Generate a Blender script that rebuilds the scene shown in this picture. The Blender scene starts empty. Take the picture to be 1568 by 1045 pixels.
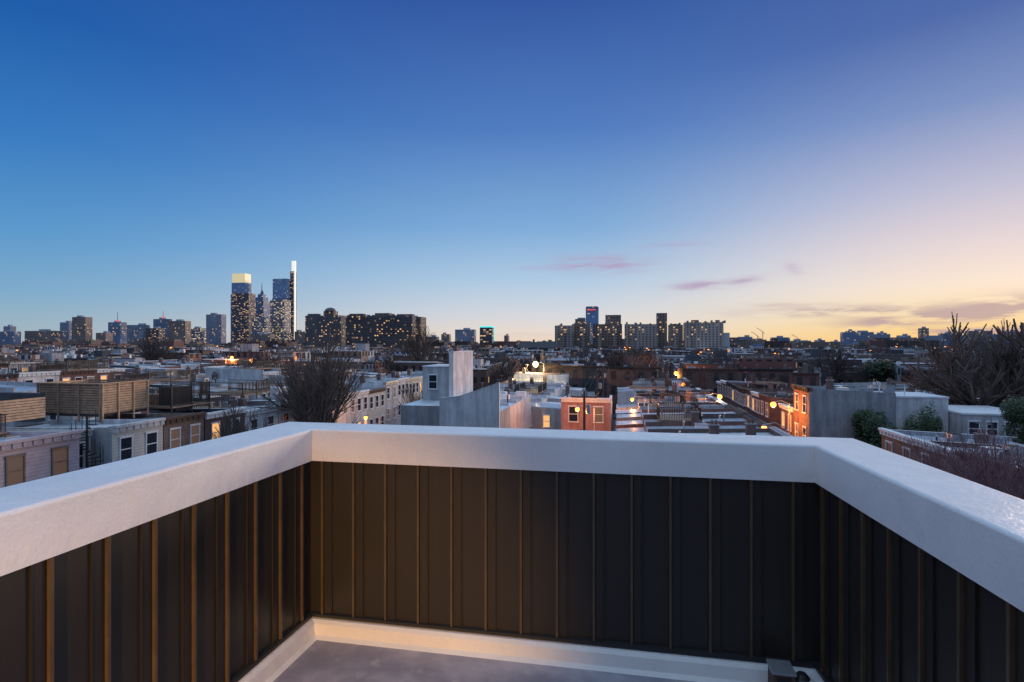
import bpy, math, random
import numpy as np
from mathutils import Vector, Matrix
R=random.Random(7)
GZ=-12.5; EYE=1.56; F=860.0
sc=bpy.context.scene
BASE=math.radians(-11.0); CB,SB=math.cos(BASE),math.sin(BASE)
def G(u,v): return (CB*u-SB*v, SB*u+CB*v)
def bx(p,Y): return (p-784)/F*Y          # bearing -> lateral metres at range Y
def bz(p,Y): return EYE-(p-527)/F*Y      # elevation -> height at range Y
def lin(c): return tuple((x/255/12.92) if x/255<=.04045 else ((x/255+.055)/1.055)**2.4 for x in c)+(1,)
# ------------------------------------------------------------------ materials
MATS=[];MI={}
def newmat(name):
    m=bpy.data.materials.new(name); m.use_nodes=True
    MI[name]=len(MATS); MATS.append(m)
    nt=m.node_tree; b=nt.nodes['Principled BSDF']; return m,nt,b
def N(nt,t,**k):
    n=nt.nodes.new(t)
    for a,v in k.items(): setattr(n,a,v)
    return n
def mth(nt,op,a,b=None,c=None):
    n=nt.nodes.new('ShaderNodeMath'); n.operation=op
    for i,x in enumerate((a,b,c)):
        if x is None: continue
        if isinstance(x,(int,float)): n.inputs[i].default_value=x
        else: nt.links.new(x,n.inputs[i])
    return n.outputs[0]
def mixc(nt,f,a,b,bt='MIX'):
    n=nt.nodes.new('ShaderNodeMix'); n.data_type='RGBA'; n.blend_type=bt
    for s,x in ((n.inputs[0],f),(n.inputs[6],a),(n.inputs[7],b)):
        if isinstance(x,(int,float)): s.default_value=x
        elif isinstance(x,tuple): s.default_value=x if len(x)==4 else x+(1,)
        else: nt.links.new(x,s)
    return n.outputs[2]
def noise(nt,vec,scale,detail=4,rough=.6):
    n=N(nt,'ShaderNodeTexNoise'); n.inputs['Scale'].default_value=scale; n.inputs['Detail'].default_value=detail; n.inputs['Roughness'].default_value=rough
    if vec is not None: nt.links.new(vec,n.inputs['Vector'])
    return n.outputs['Fac']
def mrange(nt,v,a,b,c,d,smooth=False):
    n=N(nt,'ShaderNodeMapRange'); n.interpolation_type='SMOOTHSTEP' if smooth else 'LINEAR'
    nt.links.new(v,n.inputs[0])
    for i,x in enumerate((a,b,c,d)): n.inputs[i+1].default_value=x
    return n.outputs[0]
def surf(name,col,rough=.8,var=.35,ns=1.5,kind=None,metal=0,bump=0,bs=40):
    m,nt,b=newmat(name)
    tc=N(nt,'ShaderNodeTexCoord'); geo=N(nt,'ShaderNodeNewGeometry')
    n1=noise(nt,geo.outputs['Position'],ns,4,.65)
    f=mrange(nt,n1,.3,.7,1-var,1+var*.6)
    base=col+(1,)
    if kind=='brick':
        br=N(nt,'ShaderNodeTexBrick'); nt.links.new(tc.outputs['UV'],br.inputs['Vector'])
        br.inputs['Scale'].default_value=1; br.inputs['Brick Width'].default_value=.22; br.inputs['Row Height'].default_value=.075; br.inputs['Mortar Size'].default_value=.008
        br.inputs['Color1'].default_value=base; br.inputs['Color2'].default_value=(col[0]*.65,col[1]*.6,col[2]*.6,1); br.inputs['Mortar'].default_value=(.25,.22,.2,1)
        c=br.outputs['Color']
    elif kind in('siding','roof','stucco'):
        sp=N(nt,'ShaderNodeSeparateXYZ'); nt.links.new(tc.outputs['UV'],sp.inputs[0])
        if kind=='siding':
            fr=mth(nt,'FRACT',mth(nt,'DIVIDE',sp.outputs['Y'],.2)); k=mrange(nt,fr,0,.18,.45,1)
        elif kind=='roof':
            fr=mth(nt,'FRACT',mth(nt,'DIVIDE',sp.outputs['X'],1.0)); k=mrange(nt,fr,0,.06,.68,1)
            n2=noise(nt,geo.outputs['Position'],.35,5,.7); k=mth(nt,'MULTIPLY',k,mrange(nt,n2,.35,.6,.6,1.05))
        else:
            mp=N(nt,'ShaderNodeMapping'); mp.inputs['Scale'].default_value=(1.6,1.6,.18); nt.links.new(geo.outputs['Position'],mp.inputs[0])
            k=mrange(nt,noise(nt,mp.outputs[0],1.2,4,.7),.4,.62,.72,1.05)
        cc=N(nt,'ShaderNodeCombineColor')
        for i in range(3): nt.links.new(k,cc.inputs[i])
        c=mixc(nt,1.0,base,cc.outputs[0],'MULTIPLY')
    else: c=base
    c2=N(nt,'ShaderNodeCombineColor')
    for i in range(3): nt.links.new(f,c2.inputs[i])
    out=mixc(nt,1.0,c,c2.outputs[0],'MULTIPLY')
    nt.links.new(out,b.inputs['Base Color'])
    b.inputs['Roughness'].default_value=rough; b.inputs['Metallic'].default_value=metal
    if bump:
        bn=N(nt,'ShaderNodeBump'); bn.inputs['Strength'].default_value=bump; bn.inputs['Distance'].default_value=.01
        nt.links.new(noise(nt,geo.outputs['Position'],bs,5,.6),bn.inputs['Height']); nt.links.new(bn.outputs[0],b.inputs['Normal'])
    return m
def emis(name,col,st,base=(.1,.1,.1)):
    m,nt,b=newmat(name)
    b.inputs['Base Color'].default_value=base+(1,)
    b.inputs['Emission Color'].default_value=col+(1,); b.inputs['Emission Strength'].default_value=st
    b.inputs['Roughness'].default_value=.3
    m.cycles.emission_sampling='NONE'
    return m
surf('brick_red',(.22,.075,.055),kind='brick'); surf('brick_dark',(.12,.055,.045),kind='brick'); surf('brick_tan',(.25,.165,.12),kind='brick')
surf('stucco_white',(.70,.70,.71),ns=.8,var=.2,kind='stucco'); surf('stucco_grey',(.36,.37,.39),ns=.8,var=.2,kind='stucco'); surf('stucco_pale',(.52,.53,.54),ns=.6,var=.2,kind='stucco')
surf('stucco_pink',(.42,.24,.23),ns=.8,var=.25,kind='stucco')
surf('siding_pink',(.55,.43,.44),kind='siding',var=.15); surf('siding_cream',(.56,.56,.52),kind='siding',var=.15); surf('siding_dark',(.06,.065,.075),kind='siding',var=.2)
surf('roof_white',(.76,.81,.86),kind='roof',var=.2,rough=.35); surf('roof_silver',(.54,.59,.65),kind='roof',var=.3,rough=.35,metal=.2); surf('roof_dark',(.06,.062,.07),var=.4)
surf('trim_white',(.78,.79,.8),var=.15); surf('trim_dark',(.04,.035,.035),var=.3); surf('trim_brown',(.11,.065,.05),var=.3)
surf('metal_grey',(.36,.38,.41),rough=.4,metal=.5,var=.2); surf('metal_black',(.02,.02,.022),rough=.5,var=.2)
surf('cedar_lit',(.62,.37,.21),var=.35,ns=3,rough=.6); surf('cedar_dark',(.34,.21,.135),var=.4,ns=3,rough=.7)  # one wood; lit and shaded faces painted as two tones, darker also decking
surf('brick_chimney',(.16,.075,.06),kind='brick')
m,nt,b=newmat('glass_dark'); b.inputs['Base Color'].default_value=(.02,.027,.04,1); b.inputs['Roughness'].default_value=.08; b.inputs['Specular IOR Level'].default_value=.8
emis('glass_lit',(1,.5,.17),1.0); emis('glass_dim',(1,.5,.22),.07); emis('lamp_orange',(1,.30,.035),6); emis('lamp_white',(1,.72,.3),12)
emis('lamp_far',(1,.33,.05),3.2); emis('white_lit',(1,.85,.6),1.0); emis('crown_white',(.95,.95,.9),.9); emis('crown_warm',(1,.85,.5),.6); emis('cyan_lit',(.1,.9,.9),1.0); emis('red_lit',(1,.1,.08),1.0)
surf('bark',(.12,.09,.075),var=.3,ns=6); surf('bark_red',(.22,.12,.13),var=.3,ns=6); surf('bark_far',(.09,.068,.066),var=.3,ns=.1)
surf('asphalt',(.05,.05,.052),var=.3); surf('concrete',(.28,.28,.27),var=.25); surf('marking',(.6,.6,.58),var=.2)
def leafm(name,col):
    m=surf(name,col,var=.6,ns=2.5,rough=.6); return m
leafm('leaf_green',(.06,.11,.04)); leafm('leaf_dark',(.03,.05,.025))
def facade(name,wall,glass,lit,pu,pv,ww=.6,wh=.55,lc=(1,.6,.25),st=1.2,rough=.6,grough=.15,metal=0):
    m,nt,b=newmat(name)
    tc=N(nt,'ShaderNodeTexCoord'); sp=N(nt,'ShaderNodeSeparateXYZ'); nt.links.new(tc.outputs['UV'],sp.inputs[0])
    a=mth(nt,'DIVIDE',sp.outputs['X'],pu); c=mth(nt,'DIVIDE',sp.outputs['Y'],pv)
    fa=mth(nt,'FRACT',a); fc=mth(nt,'FRACT',c)
    wa=mth(nt,'LESS_THAN',mth(nt,'ABSOLUTE',mth(nt,'SUBTRACT',fa,.5)),ww/2)
    wc=mth(nt,'LESS_THAN',mth(nt,'ABSOLUTE',mth(nt,'SUBTRACT',fc,.5)),wh/2)
    win=mth(nt,'MULTIPLY',wa,wc)
    cx=N(nt,'ShaderNodeCombineXYZ'); nt.links.new(mth(nt,'FLOOR',a),cx.inputs[0]); nt.links.new(mth(nt,'FLOOR',c),cx.inputs[1])
    wn=N(nt,'ShaderNodeTexWhiteNoise'); wn.noise_dimensions='2D'; nt.links.new(cx.outputs[0],wn.inputs['Vector'])
    litm=mth(nt,'MULTIPLY',mth(nt,'LESS_THAN',wn.outputs['Value'],lit),win)
    sc2=N(nt,'ShaderNodeSeparateColor'); nt.links.new(wn.outputs['Color'],sc2.inputs[0])
    geo=N(nt,'ShaderNodeNewGeometry')
    nz=mrange(nt,noise(nt,geo.outputs['Position'],.03,2),.3,.7,.7,1.2)
    cc=N(nt,'ShaderNodeCombineColor')
    for i in range(3): nt.links.new(nz,cc.inputs[i])
    wc2=mixc(nt,1.0,wall+(1,),cc.outputs[0],'MULTIPLY')
    nt.links.new(mixc(nt,win,wc2,glass+(1,)),b.inputs['Base Color'])
    nt.links.new(mrange(nt,win,0,1,rough,grough),b.inputs['Roughness'])
    b.inputs['Emission Color'].default_value=lc+(1,)
    br=mth(nt,'POWER',sc2.outputs[1],1.6)
    nt.links.new(mth(nt,'MULTIPLY',litm,mrange(nt,br,0,1,st*.15,st)),b.inputs['Emission Strength'])
    m.cycles.emission_sampling='NONE'
    b.inputs['Metallic'].default_value=metal
    return m
facade('f_row_red',(.18,.08,.065),(.03,.035,.045),.07,2.0,2.9,.5,.5,st=1.1,lc=(1,.5,.17))
facade('f_row_dark',(.085,.06,.06),(.02,.025,.03),.07,2.0,2.9,.5,.5,st=1.1,lc=(1,.5,.17))
facade('f_row_white',(.5,.5,.53),(.05,.06,.08),.07,2.0,2.9,.5,.5,st=1.0,lc=(1,.5,.17))
facade('f_row_tan',(.24,.185,.15),(.04,.045,.05),.07,2.0,2.9,.5,.5,st=1.1,lc=(1,.5,.17))
facade('f_apt_tan',(.40,.325,.28),(.055,.055,.065),.09,4.4,3.0,.42,.5,st=1.1,lc=(1,.58,.22))
facade('f_apt_sand',(.32,.25,.21),(.05,.05,.06),.12,3.3,3.0,.5,.45,st=1.1,lc=(1,.58,.22))
facade('f_apt_brown',(.23,.165,.135),(.04,.04,.05),.11,3.8,3.1,.5,.5,st=1.1,lc=(1,.58,.22))
facade('f_apt_dark',(.12,.108,.105),(.065,.085,.115),.20,3.6,3.1,.6,.5,st=1.1,lc=(1,.58,.22))
facade('f_glass_blue',(.20,.32,.48),(.16,.30,.5),.07,6,4.2,.8,.6,st=.8,grough=.25)
facade('f_glass_blue2',(.13,.21,.34),(.10,.19,.35),.11,6,4.2,.8,.6,st=.9,grough=.25)
facade('f_glass_lit',(.2,.2,.22),(.14,.18,.27),.40,7,4.5,.75,.55,lc=(1,.72,.35),st=1.1,grough=.3)
facade('f_dark_lit',(.08,.08,.10),(.07,.09,.14),.30,7,4.5,.75,.5,lc=(1,.6,.25),st=1.0)
facade('f_hazy_grey',(.26,.30,.37),(.14,.18,.27),.08,6,5,.6,.5,st=1.0)  # distance haze tinted into these far facade colours, bluer and paler
facade('f_hazy_brown',(.27,.21,.18),(.13,.12,.13),.10,6,5,.6,.5,st=1.0)
facade('f_hazy_blue',(.18,.24,.34),(.11,.17,.27),.10,6,5,.7,.5,st=1.0)
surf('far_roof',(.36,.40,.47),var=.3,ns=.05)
# ------------------------------------------------------------------ mesh builder
class MB:
    def __init__(s): s.v=[];s.f=[];s.m=[];s.uv=[];s.tf=None
    def quad(s,pts,mat,uv=None):
        if s.tf:
            cx,cy,a=s.tf; c,n=math.cos(a),math.sin(a)
            pts=[(cx+c*p[0]-n*p[1],cy+n*p[0]+c*p[1],p[2]) for p in pts]
        i=len(s.v); s.v+=pts; s.f.append(tuple(range(i,i+len(pts)))); s.m.append(MI[mat])
        s.uv+= uv if uv else [(p[0],p[1]) for p in pts]
    def box(s,x0,x1,y0,y1,z0,z1,m,top=None,px=None,nx=None,py=None,ny=None,bot=False,zt=None):
        if x0>x1:x0,x1=x1,x0
        if y0>y1:y0,y1=y1,y0
        za,zb=(z1,z1) if zt is None else (zt,z1)   # zt: height at x0 side
        s.quad([(x1,y0,z0),(x1,y1,z0),(x1,y1,zb),(x1,y0,zb)],px or m,[(y0,z0),(y1,z0),(y1,zb),(y0,zb)])
        s.quad([(x0,y1,z0),(x0,y0,z0),(x0,y0,za),(x0,y1,za)],nx or m,[(y1,z0),(y0,z0),(y0,za),(y1,za)])
        s.quad([(x1,y1,z0),(x0,y1,z0),(x0,y1,za),(x1,y1,zb)],py or m,[(x1,z0),(x0,z0),(x0,za),(x1,zb)])
        s.quad([(x0,y0,z0),(x1,y0,z0),(x1,y0,zb),(x0,y0,za)],ny or m,[(x0,z0),(x1,z0),(x1,zb),(x0,za)])
        s.quad([(x0,y0,za),(x1,y0,zb),(x1,y1,zb),(x0,y1,za)],top or m)
        if bot: s.quad([(x0,y1,z0),(x1,y1,z0),(x1,y0,z0),(x0,y0,z0)],m)
    def cyl(s,x,y,z0,z1,r0,r1,m,n=8,cap=True):
        a=[(x+r0*math.cos(2*math.pi*i/n),y+r0*math.sin(2*math.pi*i/n),z0) for i in range(n)]
        b=[(x+r1*math.cos(2*math.pi*i/n),y+r1*math.sin(2*math.pi*i/n),z1) for i in range(n)]
        for i in range(n):
            j=(i+1)%n; s.quad([a[i],a[j],b[j],b[i]],m)
        if cap: s.quad(b,m)
    def tube(s,p,q,r0,r1,m,n=5):
        p,q=Vector(p),Vector(q); d=(q-p)
        if d.length<1e-6:return
        d.normalize(); e=d.orthogonal().normalized(); g=d.cross(e)
        a=[tuple(p+(e*math.cos(2*math.pi*i/n)+g*math.sin(2*math.pi*i/n))*r0) for i in range(n)]
        b=[tuple(q+(e*math.cos(2*math.pi*i/n)+g*math.sin(2*math.pi*i/n))*r1) for i in range(n)]
        for i in range(n):
            j=(i+1)%n; s.quad([a[i],a[j],b[j],b[i]],m)
    def mesh(s,name,smooth=False):
        me=bpy.data.meshes.new(name); me.from_pydata(s.v,[],s.f)
        used=sorted(set(s.m)); rm={k:i for i,k in enumerate(used)}
        for k in used: me.materials.append(MATS[k])
        me.polygons.foreach_set('material_index',[rm[k] for k in s.m])
        ul=me.uv_layers.new(name='UVMap'); ul.data.foreach_set('uv',[c for p in s.uv for c in p])
        if smooth: me.polygons.foreach_set('use_smooth',[True]*len(s.f))
        me.update(); return me
    def obj(s,name,loc=(0,0,0),rot=0,parent=None,smooth=False):
        o=bpy.data.objects.new(name,s.mesh(name,smooth)); sc.collection.objects.link(o)
        o.location=loc; o.rotation_euler=(0,0,rot)
        if parent: o.parent=parent
        return o
def empty(name):
    o=bpy.data.objects.new(name,None); sc.collection.objects.link(o); return o
# ------------------------------------------------------------------ world
w=bpy.data.worlds.new("World"); sc.world=w; w.use_nodes=True
nt=w.node_tree; nt.nodes.clear()
out=N(nt,'ShaderNodeOutputWorld'); bg=N(nt,'ShaderNodeBackground'); nt.links.new(bg.outputs[0],out.inputs[0])
tc=N(nt,'ShaderNodeTexCoord'); sp=N(nt,'ShaderNodeSeparateXYZ'); nt.links.new(tc.outputs['Generated'],sp.inputs[0])
X,Yy,Z=sp.outputs
DEG=180/math.pi
el=mth(nt,'MULTIPLY',mth(nt,'ARCSINE',Z),DEG)
az=mth(nt,'MULTIPLY',mth(nt,'ARCTAN2',X,Yy),DEG)
SUNAZ=54.0
sa=math.radians(SUNAZ)
hor=mth(nt,'SQRT',mth(nt,'ADD',mth(nt,'ADD',mth(nt,'MULTIPLY',X,X),mth(nt,'MULTIPLY',Yy,Yy)),1e-6))
c=mth(nt,'DIVIDE',mth(nt,'ADD',mth(nt,'MULTIPLY',X,math.sin(sa)),mth(nt,'MULTIPLY',Yy,math.cos(sa))),hor)
c=mth(nt,'MINIMUM',mth(nt,'MAXIMUM',c,-1.0),1.0)
ang=mth(nt,'MULTIPLY',mth(nt,'ARCCOSINE',c),DEG)
p=mth(nt,'DIVIDE',mth(nt,'MAXIMUM',el,0.0),70.0)
def ramp(stops):
    r=N(nt,'ShaderNodeValToRGB'); nt.links.new(p,r.inputs[0]); e=r.color_ramp.elements
    for i,(d,col) in enumerate(stops):
        if i<2: q=e[i]; q.position=d/70
        else: q=e.new(d/70)
        q.color=lin(col)
    return r.outputs[0]
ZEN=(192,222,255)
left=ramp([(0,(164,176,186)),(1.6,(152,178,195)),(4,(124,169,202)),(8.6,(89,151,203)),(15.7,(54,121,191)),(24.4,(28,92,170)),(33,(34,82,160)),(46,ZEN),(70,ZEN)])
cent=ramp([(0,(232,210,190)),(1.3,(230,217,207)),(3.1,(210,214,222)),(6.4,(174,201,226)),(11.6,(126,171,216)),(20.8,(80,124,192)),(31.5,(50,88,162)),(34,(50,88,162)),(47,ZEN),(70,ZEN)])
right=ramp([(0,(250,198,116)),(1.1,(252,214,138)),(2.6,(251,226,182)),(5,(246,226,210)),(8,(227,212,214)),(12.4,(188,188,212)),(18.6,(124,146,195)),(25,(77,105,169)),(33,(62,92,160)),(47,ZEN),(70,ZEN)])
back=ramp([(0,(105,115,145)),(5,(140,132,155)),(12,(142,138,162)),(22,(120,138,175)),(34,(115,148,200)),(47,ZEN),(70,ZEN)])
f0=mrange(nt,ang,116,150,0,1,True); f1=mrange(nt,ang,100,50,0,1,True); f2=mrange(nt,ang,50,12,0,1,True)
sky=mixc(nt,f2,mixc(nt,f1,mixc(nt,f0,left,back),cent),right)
cv=N(nt,'ShaderNodeCombineXYZ'); nt.links.new(mth(nt,'MULTIPLY',az,.22),cv.inputs[0]); nt.links.new(mth(nt,'MULTIPLY',el,1.3),cv.inputs[1])
cn=noise(nt,cv.outputs[0],1.0,5,.6)
def gauss(a0,e0,sx,sy,amp,tilt=0):
    da=mth(nt,'SUBTRACT',az,a0); de=mth(nt,'SUBTRACT',mth(nt,'SUBTRACT',el,e0),mth(nt,'MULTIPLY',da,tilt))
    q=mth(nt,'ADD',mth(nt,'POWER',mth(nt,'ABSOLUTE',mth(nt,'DIVIDE',da,sx)),2.0),mth(nt,'POWER',mth(nt,'ABSOLUTE',mth(nt,'DIVIDE',de,sy)),2.0))
    return mth(nt,'MULTIPLY',mth(nt,'EXPONENT',mth(nt,'MULTIPLY',q,-1.0)),amp)
def total(L):
    t=L[0]
    for x in L[1:]: t=mth(nt,'ADD',t,x)
    return t
hi=total([gauss(9,8.0,4.2,.8,1.1,-.02),gauss(3.5,7.7,3.5,.25,.4),gauss(18.6,5.6,2.6,.45,1.2,.03),gauss(22.6,6.0,1.5,.35,.8,.1),gauss(26.6,6.8,.7,.5,.6,-.3),gauss(16,9.6,3,.3,.35)])
lo=total([gauss(30,2.9,7,.45,1.0),gauss(35,2.0,4.5,.5,1.3,.05),gauss(37.5,1.0,5,.22,.8),gauss(42.5,2.6,4.5,.85,1.4),gauss(45,1.0,6,.35,.9),gauss(50,3.6,6,.6,1.0),gauss(25,3.6,4,.2,.35),gauss(8,1.0,8,.2,.25)])
nf=mrange(nt,cn,.36,.6,.2,1.0,True)
nf2=mrange(nt,cn,.36,.56,.15,1.0,True)
sky=mixc(nt,mth(nt,'MINIMUM',mth(nt,'MULTIPLY',mth(nt,'MULTIPLY',hi,nf),.8),.8),sky,lin((176,152,184)))
sky=mixc(nt,mth(nt,'MINIMUM',mth(nt,'MULTIPLY',mth(nt,'MULTIPLY',lo,nf2),.9),.85),sky,lin((176,154,162)))
nish=N(nt,'ShaderNodeTexSky'); nish.sky_type='NISHITA'; nish.sun_disc=False; nish.sun_elevation=math.radians(3); nish.sun_rotation=sa
fin_=mixc(nt,.004,sky,nish.outputs[0],'ADD')
nt.links.new(fin_,bg.inputs[0]); bg.inputs[1].default_value=1.0
# dusk glow as one soft, warm sun
sl=bpy.data.lights.new('sun','SUN'); sl.energy=1.25; sl.angle=math.radians(14); sl.color=(1,.74,.58)
so=bpy.data.objects.new('sun',sl); sc.collection.objects.link(so)
e=math.radians(10); d=Vector((math.sin(sa)*math.cos(e),math.cos(sa)*math.cos(e),math.sin(e)))
so.rotation_euler=d.to_track_quat('Z','Y').to_euler()
# ------------------------------------------------------------------ camera
cd=bpy.data.cameras.new('camera'); co=bpy.data.objects.new('camera',cd); sc.collection.objects.link(co); sc.camera=co
cd.sensor_width=36; cd.lens=F/1568*36; cd.shift_y=4.5/1568; cd.clip_start=.05; cd.clip_end=40000
co.location=(0,0,EYE); co.rotation_euler=(math.pi/2,0,0)
sc.view_settings.view_transform='Standard'; sc.view_settings.look='None'; sc.view_settings.exposure=0
# ------------------------------------------------------------------ terrace
m,nt,b=newmat('coping_white')
geo=N(nt,'ShaderNodeNewGeometry'); P_=geo.outputs['Position']
g1=noise(nt,P_,2.2,5,.6); g2=noise(nt,P_,90,3,.7)
ca=mixc(nt,mrange(nt,g1,.35,.65,0,1,True),(.73,.72,.72,1),(.79,.785,.78,1))
ca=mixc(nt,mrange(nt,g2,.55,.75,0,.35),ca,(.56,.56,.57,1))
nt.links.new(ca,b.inputs['Base Color']); b.inputs['Roughness'].default_value=.38
bn=N(nt,'ShaderNodeBump'); bn.inputs['Strength'].default_value=.55; bn.inputs['Distance'].default_value=.006
mp=N(nt,'ShaderNodeMapping'); mp.inputs['Scale'].default_value=(1,1,.5); nt.links.new(P_,mp.inputs[0])
nt.links.new(mth(nt,'ADD',mth(nt,'MULTIPLY',noise(nt,mp.outputs[0],9,4,.55),2.4),mth(nt,'MULTIPLY',g2,.6)),bn.inputs['Height']); nt.links.new(bn.outputs[0],b.inputs['Normal'])
m,nt,b=newmat('panel_metal')
geo=N(nt,'ShaderNodeNewGeometry'); nn=noise(nt,geo.outputs['Position'],1.2,4)
nt.links.new(mixc(nt,nn,(.016,.013,.011,1),(.028,.023,.019,1)),b.inputs['Base Color']); b.inputs['Roughness'].default_value=.45
bn=N(nt,'ShaderNodeBump'); bn.inputs['Strength'].default_value=.12; bn.inputs['Distance'].default_value=.02
mp=N(nt,'ShaderNodeMapping'); mp.inputs['Scale'].default_value=(1,1,.15); nt.links.new(geo.outputs['Position'],mp.inputs[0])
nt.links.new(noise(nt,mp.outputs[0],9,3),bn.inputs['Height']); nt.links.new(bn.outputs[0],b.inputs['Normal'])
surf('seam_highlight',(.095,.065,.038),rough=.35,var=.3,ns=8)  # panel ribs; warm lamp highlight painted in as a lighter tan colour
m,nt,b=newmat('membrane')
geo=N(nt,'ShaderNodeNewGeometry')
n1=noise(nt,geo.outputs['Position'],1.6,6,.6); n2=noise(nt,geo.outputs['Position'],9,4,.6)
a=mixc(nt,mrange(nt,n1,.4,.62,0,1,True),(.25,.24,.30,1),(.46,.43,.49,1))
a=mixc(nt,mrange(nt,n2,.55,.75,0,.5,True),a,(.55,.52,.52,1))
nt.links.new(a,b.inputs['Base Color']); b.inputs['Roughness'].default_value=.45
bn=N(nt,'ShaderNodeBump'); bn.inputs['Strength'].default_value=.5; bn.inputs['Distance'].default_value=.04; nt.links.new(n1,bn.inputs['Height']); nt.links.new(bn.outputs[0],b.inputs['Normal'])
LC=Vector((-1.149,3.23)); RC=Vector((1.467,2.72))
LD=Vector((-.205,-1)).normalized(); RD=Vector((-.141,-1)).normalized()
LB=LC+LD*6.3; RB=RC+RD*5.6
path=[LB,LC,RC,RB]
segs=[(path[i+1]-path[i]).normalized() for i in range(3)]
nrm=[Vector((-s.y,s.x)) for s in segs]     # outward (left of travel = outside)
def offpath(ws):
    P=[path[0]+nrm[0]*ws[0]]
    for i in (1,2):
        a=path[i]+nrm[i-1]*ws[i-1]; b2=path[i]+nrm[i]*ws[i]; d1,d2=segs[i-1],segs[i]
        t=((b2-a).x*d2.y-(b2-a).y*d2.x)/(d1.x*d2.y-d1.y*d2.x); P.append(a+d1*t)
    P.append(path[3]+nrm[2]*ws[2]); return P
WD=(.35,.30,.30)
def sweep(name,prof,mat,parent):
    mb=MB(); rows=[]
    for o,k,z in prof:   # offset = o metres + k*width
        rows.append([(q.x,q.y,z) for q in offpath([o+k*x for x in WD])])
    for r in range(len(rows)-1):
        for i in range(3):
            mb.quad([rows[r][i],rows[r][i+1],rows[r+1][i+1],rows[r+1][i]],mat)
    return mb.obj(name,parent=parent)
terr=empty('roof_terrace')
zb,zt_=.888,1.07; r=.013
prof=[(.018,0,zb),(0,0,zb)]+[(0,0,zb+.004)]
for i in range(7):
    a=i/6*math.pi/2; prof.append((r-r*math.cos(a),0,zt_-r+r*math.sin(a)))
prof+=[(-.02,1,zt_-.004)]
for i in range(5):
    a=i/4*math.pi/2; prof.append((-.02+.02*math.sin(a),1,zt_-.024+.02*math.cos(a)))
prof+=[(0,1,.9),(-.02,1,.9)]
sweep('parapet_coping',prof,'coping_white',terr)
sweep('parapet_wall',[(.02,0,-.02),(.02,0,.93),(-.03,1,.93),(-.03,1,GZ)],'panel_metal',terr)
sweep('base_flashing',[(.019,0,-.012),(-.012,0,-.014),(-.03,0,-.03),(-.045,0,-.085),(-.075,0,-.104)],'coping_white',terr)
mb=MB()
def ribs(A,D,n,L,start,step):
    t=start
    ang=math.atan2(D.y,D.x)
    while t<L-.02:
        p0=A+D*t
        mb.tf=(p0.x,p0.y,ang)
        sgn=-1 if (Vector((-D.y,D.x)).dot(n)>0) else 1
        y0=.02*(-sgn)
        mb.box(-.006,.006,y0,y0+sgn*.019,.012,.9,'seam_highlight')
        mb.box(.009,.050,y0,y0+sgn*.006,.012,.9,'panel_metal')
        mb.box(.052,.057,y0,y0+sgn*.009,.012,.9,'panel_metal')
        t+=step
    mb.tf=None
ribs(LC,segs[1],nrm[1],(RC-LC).length,.06,.193)
ribs(LC,LD,nrm[0],6,.09,.2)
ribs(RC,RD,nrm[2],5.4,.07,.2)
mb.obj('panel_seams',parent=terr)
sweep('drip_trim',[(.02,0,-.006),(-.003,0,-.006),(-.003,0,.010),(.02,0,.014)],'metal_black',terr)
mb=MB(); q=offpath((.02,.02,.02)); mb.quad([(q[0].x,q[0].y,-.1),(q[3].x,q[3].y,-.1),(q[2].x,q[2].y,-.1),(q[1].x,q[1].y,-.1)],'membrane')
mb.obj('deck_floor',parent=terr)
mb=MB(); mb.box(-3.2,1.4,-3.1,-2.6,-.1,2.6,'siding_cream'); mb.box(-.9,.0,-2.6,-2.56,-.09,2.0,'trim_dark'); mb.box(-.8,-.1,-2.56,-2.55,.3,1.9,'glass_dark')
mb.obj('stair_penthouse',parent=terr)
mb=MB(); mb.box(-1.05,-.93,-2.598,-2.5,1.75,2.05,'metal_black'); mb.box(-1.03,-.95,-2.58,-2.52,1.70,1.749,'white_lit',bot=True)
wl=mb.obj('wall_lamp')
def spot(name,loc,tgt,en,col,size,blend,parent=None,rad=.05):
    l=bpy.data.lights.new(name,'SPOT'); l.energy=en; l.color=col; l.spot_size=math.radians(size); l.spot_blend=blend; l.shadow_soft_size=rad
    o=bpy.data.objects.new(name,l); sc.collection.objects.link(o); o.location=loc
    o.rotation_euler=(Vector(tgt)-Vector(loc)).to_track_quat('-Z','Y').to_euler()
    if parent:o.parent=parent
    return o
spot('lamp_bulb',(-1.0,-2.35,1.66),(-.95,3.2,-.05),1000,(1,.50,.12),30,1.0,wl,.08)
mb=MB(); mb.tf=(1.25,2.61,math.radians(-11))
mb.box(-.045,.045,-.05,.05,-.1,.05,'trim_brown'); mb.box(-.052,.052,-.057,.057,.05,.062,'metal_grey'); mb.cyl(.09,.0,-.1,.02,.03,.03,'metal_grey',14); mb.cyl(.09,0,.02,.04,.036,.02,'metal_black',14); mb.box(-.03,.03,-.056,-.051,-.065,.035,'metal_black')
mb.obj('roof_drain')
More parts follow.
